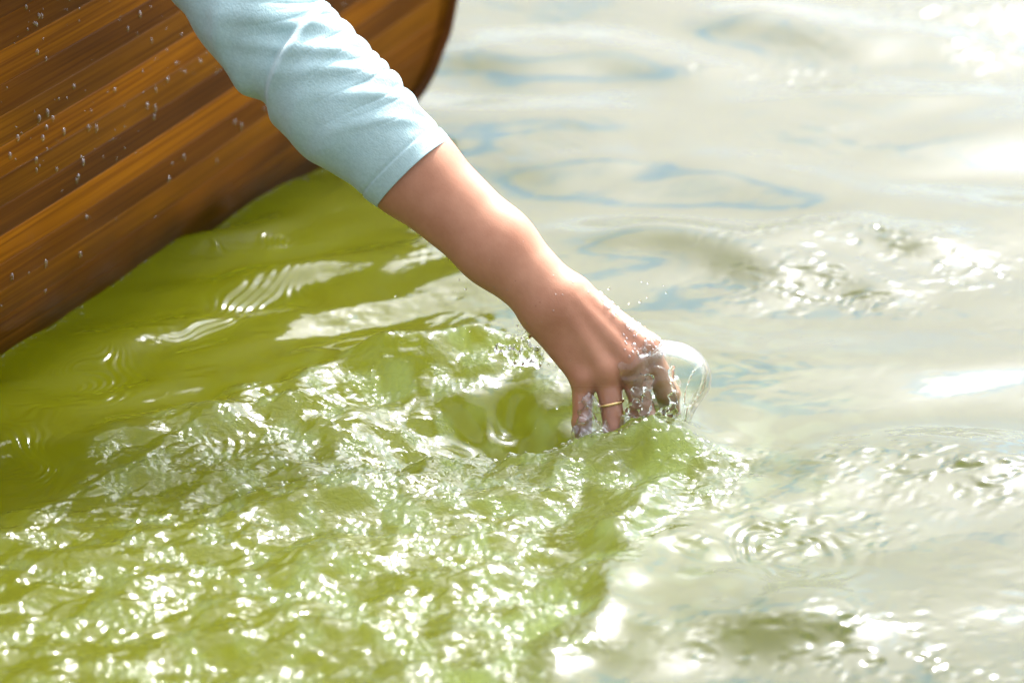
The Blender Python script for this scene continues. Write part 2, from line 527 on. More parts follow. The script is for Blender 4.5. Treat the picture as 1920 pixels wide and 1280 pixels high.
def band(l0, l1, width=0.35):
    lam = 2 * np.pi / KK
    c = math.sqrt(l0 * l1)
    half = math.log(l1 / l0) / 2
    return np.exp(-0.5 * (np.maximum(np.abs(np.log(lam / c)) - half, 0) / width) ** 2)

def directional(ang, spread):
    a = np.arctan2(KX, KY) - ang
    a = (a + np.pi / 2) % np.pi - np.pi / 2
    return np.exp(-0.5 * (a / spread) ** 2)

# open water: low swell rolling towards the viewer, small wind ripples in patches
H = spectral(11, band(0.16, 0.34, 0.22) * KK ** -1.6 * directional(rad(6), rad(24)), 0.085)
H += spectral(12, band(0.06, 0.13, 0.25) * KK ** -1.8 * directional(rad(-10), rad(30)), 0.028)
patch = sstep(0.1, 1.6, spectral(13, band(0.25, 0.6)))
H += patch * spectral(14, band(0.014, 0.035, 0.25) * KK ** -1.5 * directional(rad(10), rad(40)), 0.035)
AMB = H.copy()

def poly_dist(pts):
    """distance to a polyline (ground points) and the position along it 0..1"""
    pts = [np.asarray(p)[:2] for p in pts]
    seg = [np.linalg.norm(b - a) for a, b in zip(pts, pts[1:])]
    tot, acc = sum(seg), 0.0
    bd = np.full(X.shape, 1e9); bt = np.zeros(X.shape); bs = np.zeros(X.shape)
    for (a, b), L in zip(zip(pts, pts[1:]), seg):
        e = (b - a) / L
        px, py = X - a[0], Y - a[1]
        t = np.clip(px * e[0] + py * e[1], 0, L)
        qx, qy = px - t * e[0], py - t * e[1]
        dd = np.hypot(qx, qy)
        m = dd < bd
        bd = np.where(m, dd, bd)
        bt = np.where(m, (acc + t) / tot, bt)
        bs = np.where(m, np.sign(px * e[1] - py * e[0]), bs)
        acc += L
    return bd, bt, bs

def ridge(px, width, height, ends=(0.15, 0.15), skew=0.0):
    d, t, s = poly_dist([gnd(*p) for p in px])
    w = width * (1 + skew * s)
    env = sstep(0, max(ends[0], 1e-3), t) * (1 - sstep(1 - max(ends[1], 1e-3), 1.0001, t))
    return soften(height * env * np.exp(-0.5 * (d / w) ** 2), 0.35 * width)

def soften(f, sig):
    return np.fft.irfft2(np.fft.rfft2(f) * np.exp(-0.5 * (KK * sig) ** 2), s=(nx, ny))

def blob(u, v, rx, ry, rot=0.0):
    p = gnd(u, v)
    c, s = math.cos(rot), math.sin(rot)
    ax = (X - p[0]) * c + (Y - p[1]) * s
    ay = -(X - p[0]) * s + (Y - p[1]) * c
    return np.exp(-0.5 * ((ax / rx) ** 2 + (ay / ry) ** 2))

def rings(u, v, lam, r0, sig, amp, a0=None, aw=None):
    p = gnd(u, v)
    r = np.hypot(X - p[0], Y - p[1])
    f = amp * np.cos(2 * np.pi * (r - r0) / lam) * np.exp(-0.5 * ((r - r0) / sig) ** 2)
    if a0 is not None:
        a = np.arctan2(Y - p[1], X - p[0]) - a0
        a = (a + np.pi) % (2 * np.pi) - np.pi
        f *= np.exp(-0.5 * (a / aw) ** 2)
    return f

X, Y = X + 0.004 * np.sin(Y * 9), Y + 0.010 * np.sin(X * 17 + 1) + 0.006 * np.sin(X * 41)
CRESTS = [([(1010, 452), (1130, 440), (1260, 452), (1400, 478), (1530, 458), (1640, 440), (1760, 452), (1960, 492)], 0.026, 0.0125),
          ([(1380, 545), (1500, 515), (1620, 530), (1760, 560)], 0.022, 0.006),
          ([(830, 150), (980, 118), (1130, 112), (1280, 140), (1420, 175)], 0.045, 0.012),
          ([(1290, 30), (1500, 60), (1700, 85), (1960, 120)], 0.045, 0.014),
          ([(1420, 900), (1560, 868), (1740, 842), (1960, 850)], 0.026, 0.0075),
          ([(1360, 1225), (1560, 1190), (1760, 1215), (1960, 1260)], 0.030, 0.004),
          ([(960, 330), (1080, 302), (1200, 290)], 0.040, 0.004)]
for pts_, w_, h_ in CRESTS:
    H += ridge(pts_, w_, 0.95 * h_, (0.25, 0.25))
GLIT = np.zeros(X.shape)
for (u, v, ru, rv) in ((1560, 545, 75, 22), (1620, 448, 100, 16), (1440, 465, 60, 10), (1500, 145, 60, 12), (1860, 70, 60, 30), (790, 482, 30, 10), (1830, 505, 60, 16), (1720, 20, 50, 20),
                       (1700, 885, 160, 22), (1850, 885, 60, 20), (1450, 1000, 90, 24), (1560, 1200, 150, 26), (1250, 1000, 60, 22), (1780, 1262, 120, 20), (870, 600, 50, 18), (1300, 140, 12, 6)):
    g0, g1, g2 = gnd(u, v), gnd(u + ru, v), gnd(u, v - rv)
    GLIT = np.maximum(GLIT, blob(u, v, 1.45 * abs(g1[0] - g0[0]), 1.5 * abs(g2[1] - g0[1])))
H += (0.06 + GLIT) * sstep(-1.2, 1.2, spectral(52, band(0.03, 0.09))) * spectral(51, band(0.008, 0.030, 0.25) * KK ** -1.4 * directional(rad(-20), rad(38)), 0.22)
X, Y = np.meshgrid(xs_c, ys_c, indexing='ij')
WARPX = spectral(41, band(0.06, 0.2) * KK ** -1) * 0.008
WARPY = spectral(42, band(0.06, 0.2) * KK ** -1) * 0.012
X0, Y0 = X, Y
X, Y = X + WARPX, Y + WARPY                # organic outlines for everything laid out below
# wake axes: along the boat's course, from the hand backwards
wx, wy = X - HX, Y - HY
AL = -(wx * DV[0] + wy * DV[1])             # metres behind the hand
AC = wx * NV[0] + wy * NV[1]                # metres outboard of the hand's track

# churned water: a widening band behind the hand, on the near side of a smooth hollow
def poly_mask(px, soft):
    pts = [gnd(*p)[:2] for p in px]
    inside = np.zeros(X.shape, bool)
    for (x1, y1), (x2, y2) in zip(pts, pts[1:] + pts[:1]):
        c = ((y1 > Y) != (y2 > Y)) & (X < (x2 - x1) * (Y - y1) / (y2 - y1 + 1e-12) + x1)
        inside ^= c
    g = np.exp(-0.5 * (KK * soft) ** 2)
    return np.clip(np.fft.irfft2(np.fft.rfft2(inside.astype(float)) * g, s=(nx, ny)), 0, 1)

churn = poly_mask([(1175, 850), (1090, 822), (960, 815), (800, 820), (850, 838), (800, 795), (850, 716), (1010, 668),
                   (985, 625), (840, 640), (640, 690), (420, 770), (240, 850), (60, 960), (-200, 1010),
                   (-500, 1240), (-300, 1500), (600, 1500), (900, 1330), (1030, 1150), (1080, 1060), (1000, 1010), (1060, 950), (1130, 900)], 0.010)
outer = poly_mask([(1180, 870), (1370, 850), (1400, 890), (1300, 950), (1200, 1000), (1120, 1080), (1080, 1180), (1000, 1300),
                   (850, 1400), (900, 1200), (1040, 1050), (1100, 960)], 0.012)
left_calm = poly_mask([(-200, 640), (560, 300), (800, 420), (850, 600), (620, 680), (330, 770), (60, 930), (-300, 1000)], 0.03)

churn = np.clip(churn + 0.9 * blob(1120, 850, 0.050, 0.026) + 0.5 * blob(1290, 868, 0.035, 0.018) + 0.55 * blob(1030, 700, 0.028, 0.03), 0, 1.25)
H = H * (1 - 0.75 * np.minimum(churn, 1)) * (1 - 0.35 * left_calm)

# long smooth folds in the sheltered green water beside the hull
H += left_calm * spectral(21, band(0.06, 0.14, 0.25) * KK ** -1.6 * directional(rad(-28), rad(20)), 0.17)

# V ridges thrown off by the hand
H += ridge([(1010, 650), (860, 662), (680, 700), (480, 755), (250, 840), (0, 930)], 0.017, 0.018, (0.02, 0.6))
H += ridge([(1150, 845), (1040, 835), (900, 838), (760, 870), (560, 930), (300, 1010)], 0.018, 0.015, (0.12, 0.6))
H += ridge([(1235, 820), (1255, 860), (1215, 930), (1150, 1010), (1080, 1110), (1010, 1230)], 0.016, 0.014, (0.30, 0.6), 0.25)
H += ridge([(1225, 850), (1330, 872), (1390, 880)], 0.010, 0.012, (0.3, 0.3))
H += ridge([(1420, 985), (1330, 1000), (1230, 1050), (1150, 1110), (1060, 1200), (960, 1330)], 0.016, 0.009, (0.25, 0.3))
H += ridge([(1700, 1140), (1500, 1155), (1330, 1165), (1180, 1185), (1060, 1240)], 0.022, 0.007, (0.3, 0.3))
# hollow behind the hand and the trough outside the near ridge
H -= 0.036 * blob(915, 806, 0.056, 0.036, rad(12)) + 0.020 * blob(1022, 800, 0.032, 0.032)
H += 0.024 * blob(1145, 834, 0.036, 0.022)
H -= 0.009 * ridge([(1190, 870), (1110, 950), (1040, 1030), (930, 1120)], 0.016, 1.0, (0.1, 0.4))
# water piled up ahead of the palm
H += 0.006 * blob(1285, 808, 0.026, 0.026)
# near-hull ripples and drop rings
H += rings(300, 520, 0.0088, 0.098, 0.020, 0.00085, rad(-42), rad(26))
H += rings(430, 395, 0.0080, 0.085, 0.016, 0.00075, rad(-60), rad(30))
H += rings(40, 705, 0.0075, 0.066, 0.016, 0.00070, rad(-25), rad(42))
H += rings(-40, 860, 0.0075, 0.050, 0.014, 0.00075, rad(0), rad(45))
H += rings(1470, 1022, 0.012, 0.020, 0.018, 0.0005)
H += rings(405, 835, 0.009, 0.008, 0.012, 0.0006)

# turbulence: stretched along the wake, sharp-crested
aw = math.atan2(-DV[0], -DV[1])
def stretched(seed, l0, l1, p, st, sl, rot=0.0):
    a = KX * math.cos(rot) + KY * math.sin(rot)
    c = -KX * math.sin(rot) + KY * math.cos(rot)
    kk = np.sqrt((a * st) ** 2 + c ** 2) + 1e-9
    lam = 2 * np.pi / kk
    cc, half = math.sqrt(l0 * l1), math.log(l1 / l0) / 2
    b = np.exp(-0.5 * (np.maximum(np.abs(np.log(lam / cc)) - half, 0) / 0.3) ** 2)
    return spectral(seed, b * kk ** p, sl)
t1 = stretched(31, 0.030, 0.10, -1.7, 1.6, 0.30, rad(14))
t2 = stretched(32, 0.008, 0.026, -1.3, 2.4, 0.36, rad(12))
t2b = stretched(35, 0.009, 0.030, -1.4, 2.0, 0.30, rad(30))
t3 = stretched(33, 0.0048, 0.009, -0.8, 1.4, 0.36)
def ridged(f, k):
    r = -np.sqrt(f * f + (0.25 * f.std()) ** 2)
    return k * (r - r.mean())
m1 = sstep(-0.5, 0.9, spectral(34, band(0.05, 0.16)))
m2 = sstep(-0.4, 1.3, spectral(36, band(0.04, 0.12)))
fade = 1 - 0.35 * sstep(0.25, 0.8, AL)
H += churn * fade * (t1 + (0.12 + 0.88 * m1) * (0.8 * t2 + ridged(t2b, 1.0)) + (0.20 + 0.80 * m2) * 1.2 * t3)
near = np.exp(-((AL - 0.06) / 0.22) ** 2) * np.exp(-(AC / 0.20) ** 2)
AER_SHEEN = np.clip((0.25 + 0.75 * m2) * (0.55 * churn + 0.8 * outer + 0.9 * near), 0, 1)
STRONG_GREEN = poly_mask([(-900, 400), (560, 250), (760, 300), (900, 560), (1250, 780), (1400, 880), (1080, 1100), (880, 1400), (-700, 1700)], 0.10)  # where the water is a stronger green: beside the boat and in the wake
STIR = np.clip(churn * (0.25 + 0.70 * m1 * m2) + outer * (0.2 + 0.3 * m1), 0, 1)
H += outer * (0.45 * t1 + (0.3 + 0.5 * m2) * t2 + (0.4 + 0.5 * m1) * t3)
mod = sstep(-0.2, 1.6, spectral(37, band(0.08, 0.2)))
H += left_calm * mod * 0.22 * (t2 + 0.6 * t3)
X, Y = X0, Y0
WATER_H = H

def water_z(x, y):
    i = int(round((x - xs_c[0]) / dx)); j = int(round((y - ys_c[0]) / dy))
    if 0 <= i < nx and 0 <= j < ny:
        return float(WATER_H[i, j])
    return 0.0

def build_water():
    def extend(c, step):
        lo, hi, a, b = [], [], c[0], c[-1]
        s = step
        while a > -1500 or b < 1500:
            s *= 1.4
            a -= s; b += s
            lo.append(a); hi.append(b)
        return np.concatenate([np.array(lo[::-1]), c, np.array(hi)]), len(lo)
    ex, n0 = extend(xs_c, dx)
    ey, m0 = extend(ys_c, dy)
    NX, NY = len(ex), len(ey)
    ii = np.arange(NX) - n0
    jj = np.arange(NY) - m0
    # outside the core: the same open water repeated, fading to flat far away
    gi = np.round((ex - xs_c[0]) / dx).astype(np.int64) % nx
    gj = np.round((ey - ys_c[0]) / dy).astype(np.int64) % ny
    Z = AMB[np.ix_(gi, gj)]
    core = np.ix_((ii >= 0) & (ii < nx), (jj >= 0) & (jj < ny))
    fx = np.minimum(sstep(xs_c[0], xs_c[0] + 0.12, X), 1 - sstep(xs_c[-1] - 0.12, xs_c[-1], X))
    fy = np.minimum(sstep(ys_c[0], ys_c[0] + 0.08, Y), 1 - sstep(ys_c[-1] - 0.12, ys_c[-1], Y))
    f = np.minimum(fx, fy)
    Z[core] = H * f + AMB * (1 - f)
    P = np.empty((NX, NY, 3), np.float32)
    P[..., 0] = ex[:, None]; P[..., 1] = ey[None, :]; P[..., 2] = Z
    me = np_mesh('water', P.reshape(-1, 3), grid_quads(NX, NY))
    st = np.zeros((NX, NY), np.float32)
    st[core] = STIR * f
    at = me.attributes.new('stirred', 'FLOAT', 'POINT')
    at.data.foreach_set('value', st.ravel())
    st[core] = STRONG_GREEN * f + 0.0
    at = me.attributes.new('strong_green', 'FLOAT', 'POINT')
    at.data.foreach_set('value', st.ravel())
    st[core] = AER_SHEEN * f
    at = me.attributes.new('aerated_sheen', 'FLOAT', 'POINT')
    at.data.foreach_set('value', st.ravel())
    o = link('water', me, M_WATER)
    tag(o, 'green lake water with pale sky reflections and churned wake', 'water', kind='structure')
build_water()

# ------------------------------------------------------------------ the canoe
def strip_mesh(name, zlo, zhi, side):
    t = np.concatenate([np.linspace(0, 1, 220) ** 1.5 * 1.6, np.linspace(1.62, BOAT_LEN, 70)])
    prof = [(0.0, -0.0004), (0.02, -0.00010), (0.06, 0), (0.5, 0), (0.94, 0), (0.98, -0.00010), (1.0, -0.0004), (1.0, -0.007), (0.0, -0.007)]
    rows, uvs = [], []
    for (f, off) in prof:
        zb = zlo + (zhi - zlo) * f
        # sheer: strips rise a little towards the ends
        s_try = stem_s(zb) - t
        z = np.minimum(zb + 0.075 * np.exp(-t / 0.45), 0.336 * (1 - 0.12 * np.exp(-t / 0.40)) - 0.0004 * (1 - f))
        s = np.minimum(stem_s(z) - t, stem_s(z))
        s = np.maximum(s, -BOAT_LEN - stem_s(z) + 1e-4)
        b = np.maximum(half_breadth(s, z) + off, 0.0012)
        p = S0 + DV * s[:, None] + NV * (b * side)[:, None]
        p[:, 2] = z
        rows.append(p)
        uvs.append(np.stack([t, np.full_like(t, zb)], -1))
    P = np.stack(rows, 1)
    UV = np.stack(uvs, 1)
    q = grid_quads(P.shape[0], P.shape[1], True)
    if side < 0:
        q = q[:, ::-1]
    me = np_mesh(name, P.reshape(-1, 3), q)
    uvl = me.uv_layers.new(name='UVMap')
    vi = np.empty(len(me.loops), np.int32)
    me.loops.foreach_get('vertex_index', vi)
    uvl.data.foreach_set('uv', UV.reshape(-1, 2)[vi].astype(np.float32).ravel())
    me.set_sharp_from_angle(angle=rad(40))
    return me

def empty(name, loc):
    e = bpy.data.objects.new(name, None)
    e.empty_display_size = 0.05
    e.location = loc
    COL.objects.link(e)
    return e

def keep(o, parent):
    """parent without moving"""
    o.parent = parent
    o.matrix_parent_inverse = parent.matrix_world.inverted()
    return o

def tube_mesh(name, pts, radii, n=12, flat=1.0):
    pts = np.asarray(pts, float)
    T = np.gradient(pts, axis=0); T /= np.linalg.norm(T, axis=1)[:, None]
    up = np.array([0, 0, 1.0])
    A = np.cross(T, up); A /= np.linalg.norm(A, axis=1)[:, None] + 1e-9
    B = np.cross(A, T)
    ph = np.linspace(0, 2 * np.pi, n, endpoint=False)
    radii = np.broadcast_to(np.asarray(radii, float), (len(pts),))
    P = pts[:, None] + radii[:, None, None] * (A[:, None] * np.cos(ph)[None, :, None] * flat + B[:, None] * np.sin(ph)[None, :, None])
    return np_mesh(name, P.reshape(-1, 3), grid_quads(len(pts), n, True))

canoe = empty('canoe', S0 + DV * (-BOAT_LEN / 2))
tag(canoe, 'varnished cedar strip canoe with its bow pointing away', 'canoe')
bpy.context.view_layer.update()
edges = [-0.180, -0.146, -0.112, -0.075, -0.038, -0.006, 0.020, 0.046, 0.070, 0.094, 0.118, 0.142, 0.166, 0.190, 0.214, 0.240, 0.264, 0.288, 0.312, 0.336]
woods = [1, 0, 1, 0, 1, 1, 3, 1, 2, 0, 3, 2, 3, 1, 2, 1, 0, 0, 2]
for side in (1, -1):
    for (a, b), wi in zip(zip(edges, edges[1:]), woods):
        keep(link('plank', strip_mesh('plank', a, b, side), M_WOOD[wi]), canoe)
# bottom, stem bands, gunwales, thwart
tb = np.linspace(0.32, BOAT_LEN - 0.32, 60)
sb = -tb
bl, br = hull_pt(sb, -0.112, 1, -0.004), hull_pt(sb, -0.112, -1, -0.004)
P = np.stack([bl, (bl + br) / 2 - np.array([0, 0, 0.02]), br], 1)
me = np_mesh('bottom_board', P.reshape(-1, 3), grid_quads(60, 3))
keep(link('bottom_board', me, M_WOOD[1]), canoe)
zst = np.linspace(-0.10, 0.305, 60)
for end in (0, 1):
    st = stem_s(zst)
    pp = S0 + DV * ((st + 0.001) if end == 0 else (-BOAT_LEN - st - 0.001))[:, None]
    pp[:, 2] = zst
    keep(link('stem_band', tube_mesh('stem_band', pp, 0.0055, 10), M_WOOD[0]), canoe)
for side in (1, -1):
    t = np.linspace(0.0, BOAT_LEN + 0.1, 160)
    zg = 0.336 * (1 - 0.12 * np.exp(-t / 0.40))
    s = stem_s(zg) - t
    s = np.maximum(s, -BOAT_LEN - stem_s(zg))
    b = half_breadth(s, zg) + 0.004
    pg = S0 + DV * s[:, None] + NV * (b * side)[:, None]
    pg[:, 2] = zg
    keep(link('gunwale', tube_mesh('gunwale', pg, 0.012, 10, 0.8), M_WOOD[3]), canoe)
for sseat in (-1.0, -3.3):
    b = float(half_breadth(np.array([sseat]), np.array([0.22]))[0]) - 0.008
    bm = bmesh.new()
    bmesh.ops.create_cube(bm, size=1)
    bmesh.ops.scale(bm, vec=(2 * b, 0.22, 0.02), verts=bm.verts)
    bmesh.ops.bevel(bm, geom=bm.edges[:], offset=0.004, segments=2, affect='EDGES')
    me = bpy.data.meshes.new('seat'); bm.to_mesh(me); bm.free()
    me.uv_layers.new(name='UVMap')
    o = link('seat', me, M_WOOD[3])
    o.location = S0 + DV * sseat + np.array([0, 0, 0.17])
    o.rotation_euler = (0, 0, math.atan2(NV[1], NV[0]))
    bpy.context.view_layer.update()
    keep(o, canoe)

# ------------------------------------------------------------------ implicit modelling
def surface_nets(f, org, h):
    """mesh of f = 0 (inside negative) on a regular grid"""
    s = f < 0
    c = [s[i:f.shape[0] - 1 + i, j:f.shape[1] - 1 + j, k:f.shape[2] - 1 + k] for i in (0, 1) for j in (0, 1) for k in (0, 1)]
    cnt = sum(x.astype(np.int8) for x in c)
    act = (cnt > 0) & (cnt < 8)
    idx = np.full(act.shape, -1, np.int64)
    cells = np.argwhere(act)
    idx[act] = np.arange(len(cells))
    acc = np.zeros((len(cells), 3)); num = np.zeros(len(cells))
    corners = [(i, j, k) for i in (0, 1) for j in (0, 1) for k in (0, 1)]
    for a in range(8):
        for b in range(a + 1, 8):
            ca, cb = np.array(corners[a]), np.array(corners[b])
            if np.abs(ca - cb).sum() != 1:
                continue
            fa = f[tuple((cells + ca).T)]; fb = f[tuple((cells + cb).T)]
            m = (fa < 0) != (fb < 0)
            t = np.where(m, fa / np.where(m, fa - fb, 1), 0)
            acc[m] += ca + t[m][:, None] * (cb - ca)
            num[m] += 1
    V = (cells + acc / num[:, None]) * h + org
    Q = []
    for ax in range(3):
        s0 = np.take(s, range(0, s.shape[ax] - 1), ax); s1 = np.take(s, range(1, s.shape[ax]), ax)
        e = np.argwhere(s0 != s1)
        o1, o2 = [(1, 2), (2, 0), (0, 1)][ax]
        ok = (e[:, o1] > 0) & (e[:, o2] > 0) & (e[:, o1] < s.shape[o1] - 1) & (e[:, o2] < s.shape[o2] - 1)
        e = e[ok]
        flip = s0[tuple(e.T)]
        def at(d1, d2):
            c = e.copy(); c[:, o1] += d1; c[:, o2] += d2
            return idx[tuple(c.T)]
        q = np.stack([at(-1, -1), at(0, -1), at(0, 0), at(-1, 0)], 1)
        q = np.where(flip[:, None], q, q[:, ::-1])
        Q.append(q)
    Q = np.concatenate(Q)
    return V, Q[(Q >= 0).all(1)]

def round_cone(P, a, b, ra, rb):
    a, b = np.asarray(a, float), np.asarray(b, float)
    ba = b - a
    t = np.clip(((P - a) @ ba) / (ba @ ba), 0, 1)
    return np.linalg.norm(P - a - t[..., None] * ba, axis=-1) - (ra + (rb - ra) * t)

def flip(Q):
    return np.asarray(Q)[:, ::-1]                    # arm space is left-handed

def ellip(P, c, r):
    q = (P - np.asarray(c)) / np.asarray(r)
    n = np.linalg.norm(q, axis=-1)
    return (n - 1) * min(r)

def smin(a, b, k):
    h = np.clip(0.5 + 0.5 * (b - a) / k, 0, 1)
    return b + (a - b) * h - k * h * (1 - h)

def sdf_mesh(fn, lo, hi, h):
    lo, hi = np.asarray(lo, float), np.asarray(hi, float)
    n = np.ceil((hi - lo) / h).astype(int) + 1
    g = [lo[i] + np.arange(n[i]) * h for i in range(3)]
    f = np.empty(tuple(n))
    for i in range(0, n[0], 24):                       # in slabs, to stay small
        P = np.stack(np.meshgrid(g[0][i:i + 24], g[1], g[2], indexing='ij'), -1)
        f[i:i + 24] = fn(P)
    return surface_nets(f, lo, h)

# arm space: x right, y up (in the plane facing the viewer), w away; metres
def A(u, v, w=0.0):
    return np.array([(u - 960) * MM, (640 - v) * MM, w])

def arm_to_world(V):
    s = ((HD + V[:, 2]) / HD)[:, None]
    return CAM + (HD + V[:, 2])[:, None] * F + (V[:, :1] * s) * R + (V[:, 1:2] * s) * U

def arm_sdf(P):
    flat = np.array([1, 1, 1.0])
    # forearm: an oval limb, slightly flattened front to back towards the wrist
    Q = P.copy(); Q[..., 2] = Q[..., 2] / 0.78
    d = round_cone(Q, A(560, 110, 0.036), A(770, 318, 0.017), 0.036, 0.0338)
    d = smin(d, round_cone(Q, A(770, 318, 0.017), A(930, 462, 0.006), 0.0340, 0.0284), 0.012)
    d = smin(d, round_cone(Q, A(930, 462, 0.006), A(1034, 560, 0.0), 0.0284, 0.0242), 0.012)
    # back of the hand
    hand = round_cone(P, A(1018, 592, 0.004), A(1094, 706, 0.000), 0.0155, 0.0098)
    hand = smin(hand, round_cone(P, A(1045, 578, 0.000), A(1137, 694, -0.005), 0.0165, 0.0105), 0.010)
    hand = smin(hand, round_cone(P, A(1068, 566, 0.000), A(1181, 672, -0.005), 0.0165, 0.0110), 0.010)
    hand = smin(hand, round_cone(P, A(1084, 562, 0.004), A(1212, 651, 0.001), 0.0130, 0.0110), 0.010)
    hand = smin(hand, round_cone(P, A(1100, 610, 0.016), A(1150, 670, 0.014), 0.0170, 0.0120), 0.012)
    d = smin(d, hand, 0.013)
    for (u, v, w, r) in ((1096, 710, -0.002, 0.0082), (1139, 697, -0.0070, 0.0088), (1183, 676, -0.0075, 0.0090), (1216, 653, -0.002, 0.0088)):
        d = smin(d, np.linalg.norm(P - A(u, v, w), axis=-1) - r, 0.008)
    # tendons
    for a, b in ((A(1062, 580, -0.0135), A(1132, 684, -0.0125)), (A(1083, 566, -0.0130), A(1176, 664, -0.0130)), (A(1102, 556, -0.0085), A(1208, 646, -0.0085))):
        d = smin(d, round_cone(P, a, b, 0.0014, 0.0026), 0.008)
    fingers = [
        [(1094, 706, 0.000, 0.0090), (1091, 792, 0.002, 0.0070), (1098, 842, 0.011, 0.0062), (1104, 878, 0.020, 0.0056)],
        [(1138, 696, -0.004, 0.0098), (1152, 806, -0.002, 0.0080), (1158, 862, 0.010, 0.0072), (1161, 902, 0.020, 0.0064)],
        [(1181, 674, -0.004, 0.0102), (1210, 786, 0.004, 0.0085), (1217, 846, 0.018, 0.0076), (1218, 886, 0.030, 0.0068)],
        [(1212, 652, 0.001, 0.0102), (1252, 738, 0.012, 0.0088), (1258, 782, 0.030, 0.0078), (1256, 816, 0.042, 0.0070)],
    ]
    for k, ch in enumerate(fingers):
        f = None
        for p, q in zip(ch, ch[1:]):
            c = round_cone(P, A(*p[:3]), A(*q[:3]), p[3], q[3])
            f = c if f is None else smin(f, c, 0.003)
        p = ch[1]
        f = smin(f, np.linalg.norm(P - A(p[0], p[1], p[2] - 0.0012), axis=-1) - p[3] * 0.80, 0.005)
        d = smin(d, f, 0.0035)
    th = None
    for p, q in (((1110, 590, 0.016, 0.0150), (1172, 640, 0.036, 0.0135)), ((1172, 640, 0.036, 0.0135), (1222, 690, 0.046, 0.0105)), ((1222, 690, 0.046, 0.0105), (1256, 738, 0.050, 0.0085))):
        c = round_cone(P, A(*p[:3]), A(*q[:3]), p[3], q[3])
        th = c if th is None else smin(th, c, 0.004)
    d = smin(d, th, 0.010)
    return d

lo = A(690, 900, -0.05) ; hi = A(1290, 240, 0.085)
V, Q = sdf_mesh(arm_sdf, lo, hi, 0.0017)
Q = flip(Q)
VA = V.copy()
V = arm_to_world(V)
# water film: knuckles, fingers and the thumb side of the hand
pu, pv = VA[:, 0] / MM + 960, 640 - VA[:, 1] / MM
wet_a = np.clip(sstep(-40, 60, (pu - 1150) * 0.75 - (pv - 600) * 0.35) * sstep(1085, 1140, pu) + sstep(700, 740, pv), 0, 1)

person = empty('person', S0 + DV * (-0.95) + np.array([0, 0, 0.18]))
tag(person, 'person in pale aqua top leaning out to trail a hand in the water', 'person')
bpy.context.view_layer.update()

SH = hv(262, -300, 0.06)                                  # right shoulder
HIP = S0 + DV * (-0.98) + NV * 0.0 + np.array([0, 0, 0.25])
NECK = np.array([-0.43, 0.155, 0.50])
LSH = np.array([-0.56, 0.27, 0.56])
HEADC = NECK + np.array([0.05, 0.06, 0.17])

def coarse_body(P):
    el = hv(560, 110, 0.03)
    d = round_cone(P, SH, el, 0.040, 0.030)
    d = smin(d, round_cone(P, SH, LSH, 0.055, 0.055), 0.05)
    d = smin(d, round_cone(P, HIP, NECK - np.array([0.03, 0.03, 0.10]), 0.115, 0.100), 0.06)
    d = smin(d, round_cone(P, NECK, HEADC, 0.050, 0.048), 0.03)
    d = smin(d, ellip(P, HEADC + np.array([0.01, 0.01, 0.03]), (0.075, 0.09, 0.105)), 0.02)
    d = smin(d, ellip(P, HEADC + np.array([0.04, 0.04, -0.045]), (0.05, 0.055, 0.055)), 0.03)
    fw = np.array([DV[0], DV[1], -0.2]); fw /= np.linalg.norm(fw)
    d = smin(d, round_cone(P, HEADC + fw * 0.085 + np.array([0, 0, 0.02]), HEADC + fw * 0.105 + np.array([0, 0, -0.015]), 0.008, 0.013), 0.008)
    for sd in (1, -1):
        d = smin(d, ellip(P, HEADC + NV * 0.08 * sd, (0.018, 0.022, 0.032)), 0.006)
    # left arm resting on the thigh
    lel = LSH + np.array([-0.02, -0.16, -0.22])
    d = smin(d, round_cone(P, LSH, lel, 0.045, 0.036), 0.02)
    d = smin(d, round_cone(P, lel, lel + np.array([0.14, 0.08, -0.10]), 0.036, 0.026), 0.01)
    # legs
    for sd in (0.10, -0.12):
        hp = HIP + NV * sd * 0.8
        kn = HIP + DV * 0.16 + NV * sd * 0.3 + np.array([0, 0, -0.20])
        an = HIP - DV * 0.26 + NV * sd * 0.5 + np.array([0, 0, -0.26])
        d = smin(d, round_cone(P, hp, kn, 0.085, 0.06), 0.03)
        d = smin(d, round_cone(P, kn, an, 0.055, 0.035), 0.02)
    return d

V2, Q2 = sdf_mesh(coarse_body, (-1.1, -0.55, 0.0), (-0.05, 0.55, 0.95), 0.010)
me = np_mesh('body', np.concatenate([V, V2]), np.concatenate([Q, Q2 + len(V)]))
att = me.attributes.new('wet', 'FLOAT', 'POINT')
if len(me.vertices) == len(V) + len(V2):
    att.data.foreach_set('value', np.concatenate([wet_a, np.zeros(len(V2))]).astype(np.float32))
keep(link('body', me, M_SKIN), person)

# shirt body, trousers, hair: shells a little outside the same figure
def shirt_fn(P):
    d = round_cone(P, SH, LSH, 0.062, 0.062)
    d = smin(d, round_cone(P, SH, hv(385, -130, 0.045), 0.060, 0.046), 0.03)
    d = smin(d, round_cone(P, HIP + np.array([0.0, 0, 0.03]), NECK - np.array([0.03, 0.03, 0.10]), 0.128, 0.112), 0.06)
    lel = LSH + np.array([-0.02, -0.16, -0.22])
    d = smin(d, round_cone(P, LSH, lel, 0.054, 0.046), 0.02)
    return d + 0.003 * np.sin(P[..., 0] * 60 + 3 * np.sin(P[..., 2] * 25))
V3, Q3 = sdf_mesh(shirt_fn, (-1.1, -0.55, 0.1), (-0.1, 0.55, 0.8), 0.012)
me = np_mesh('shirt', V3, Q3); me.uv_layers.new(name='UVMap')
keep(link('shirt', me, M_CLOTH), person)

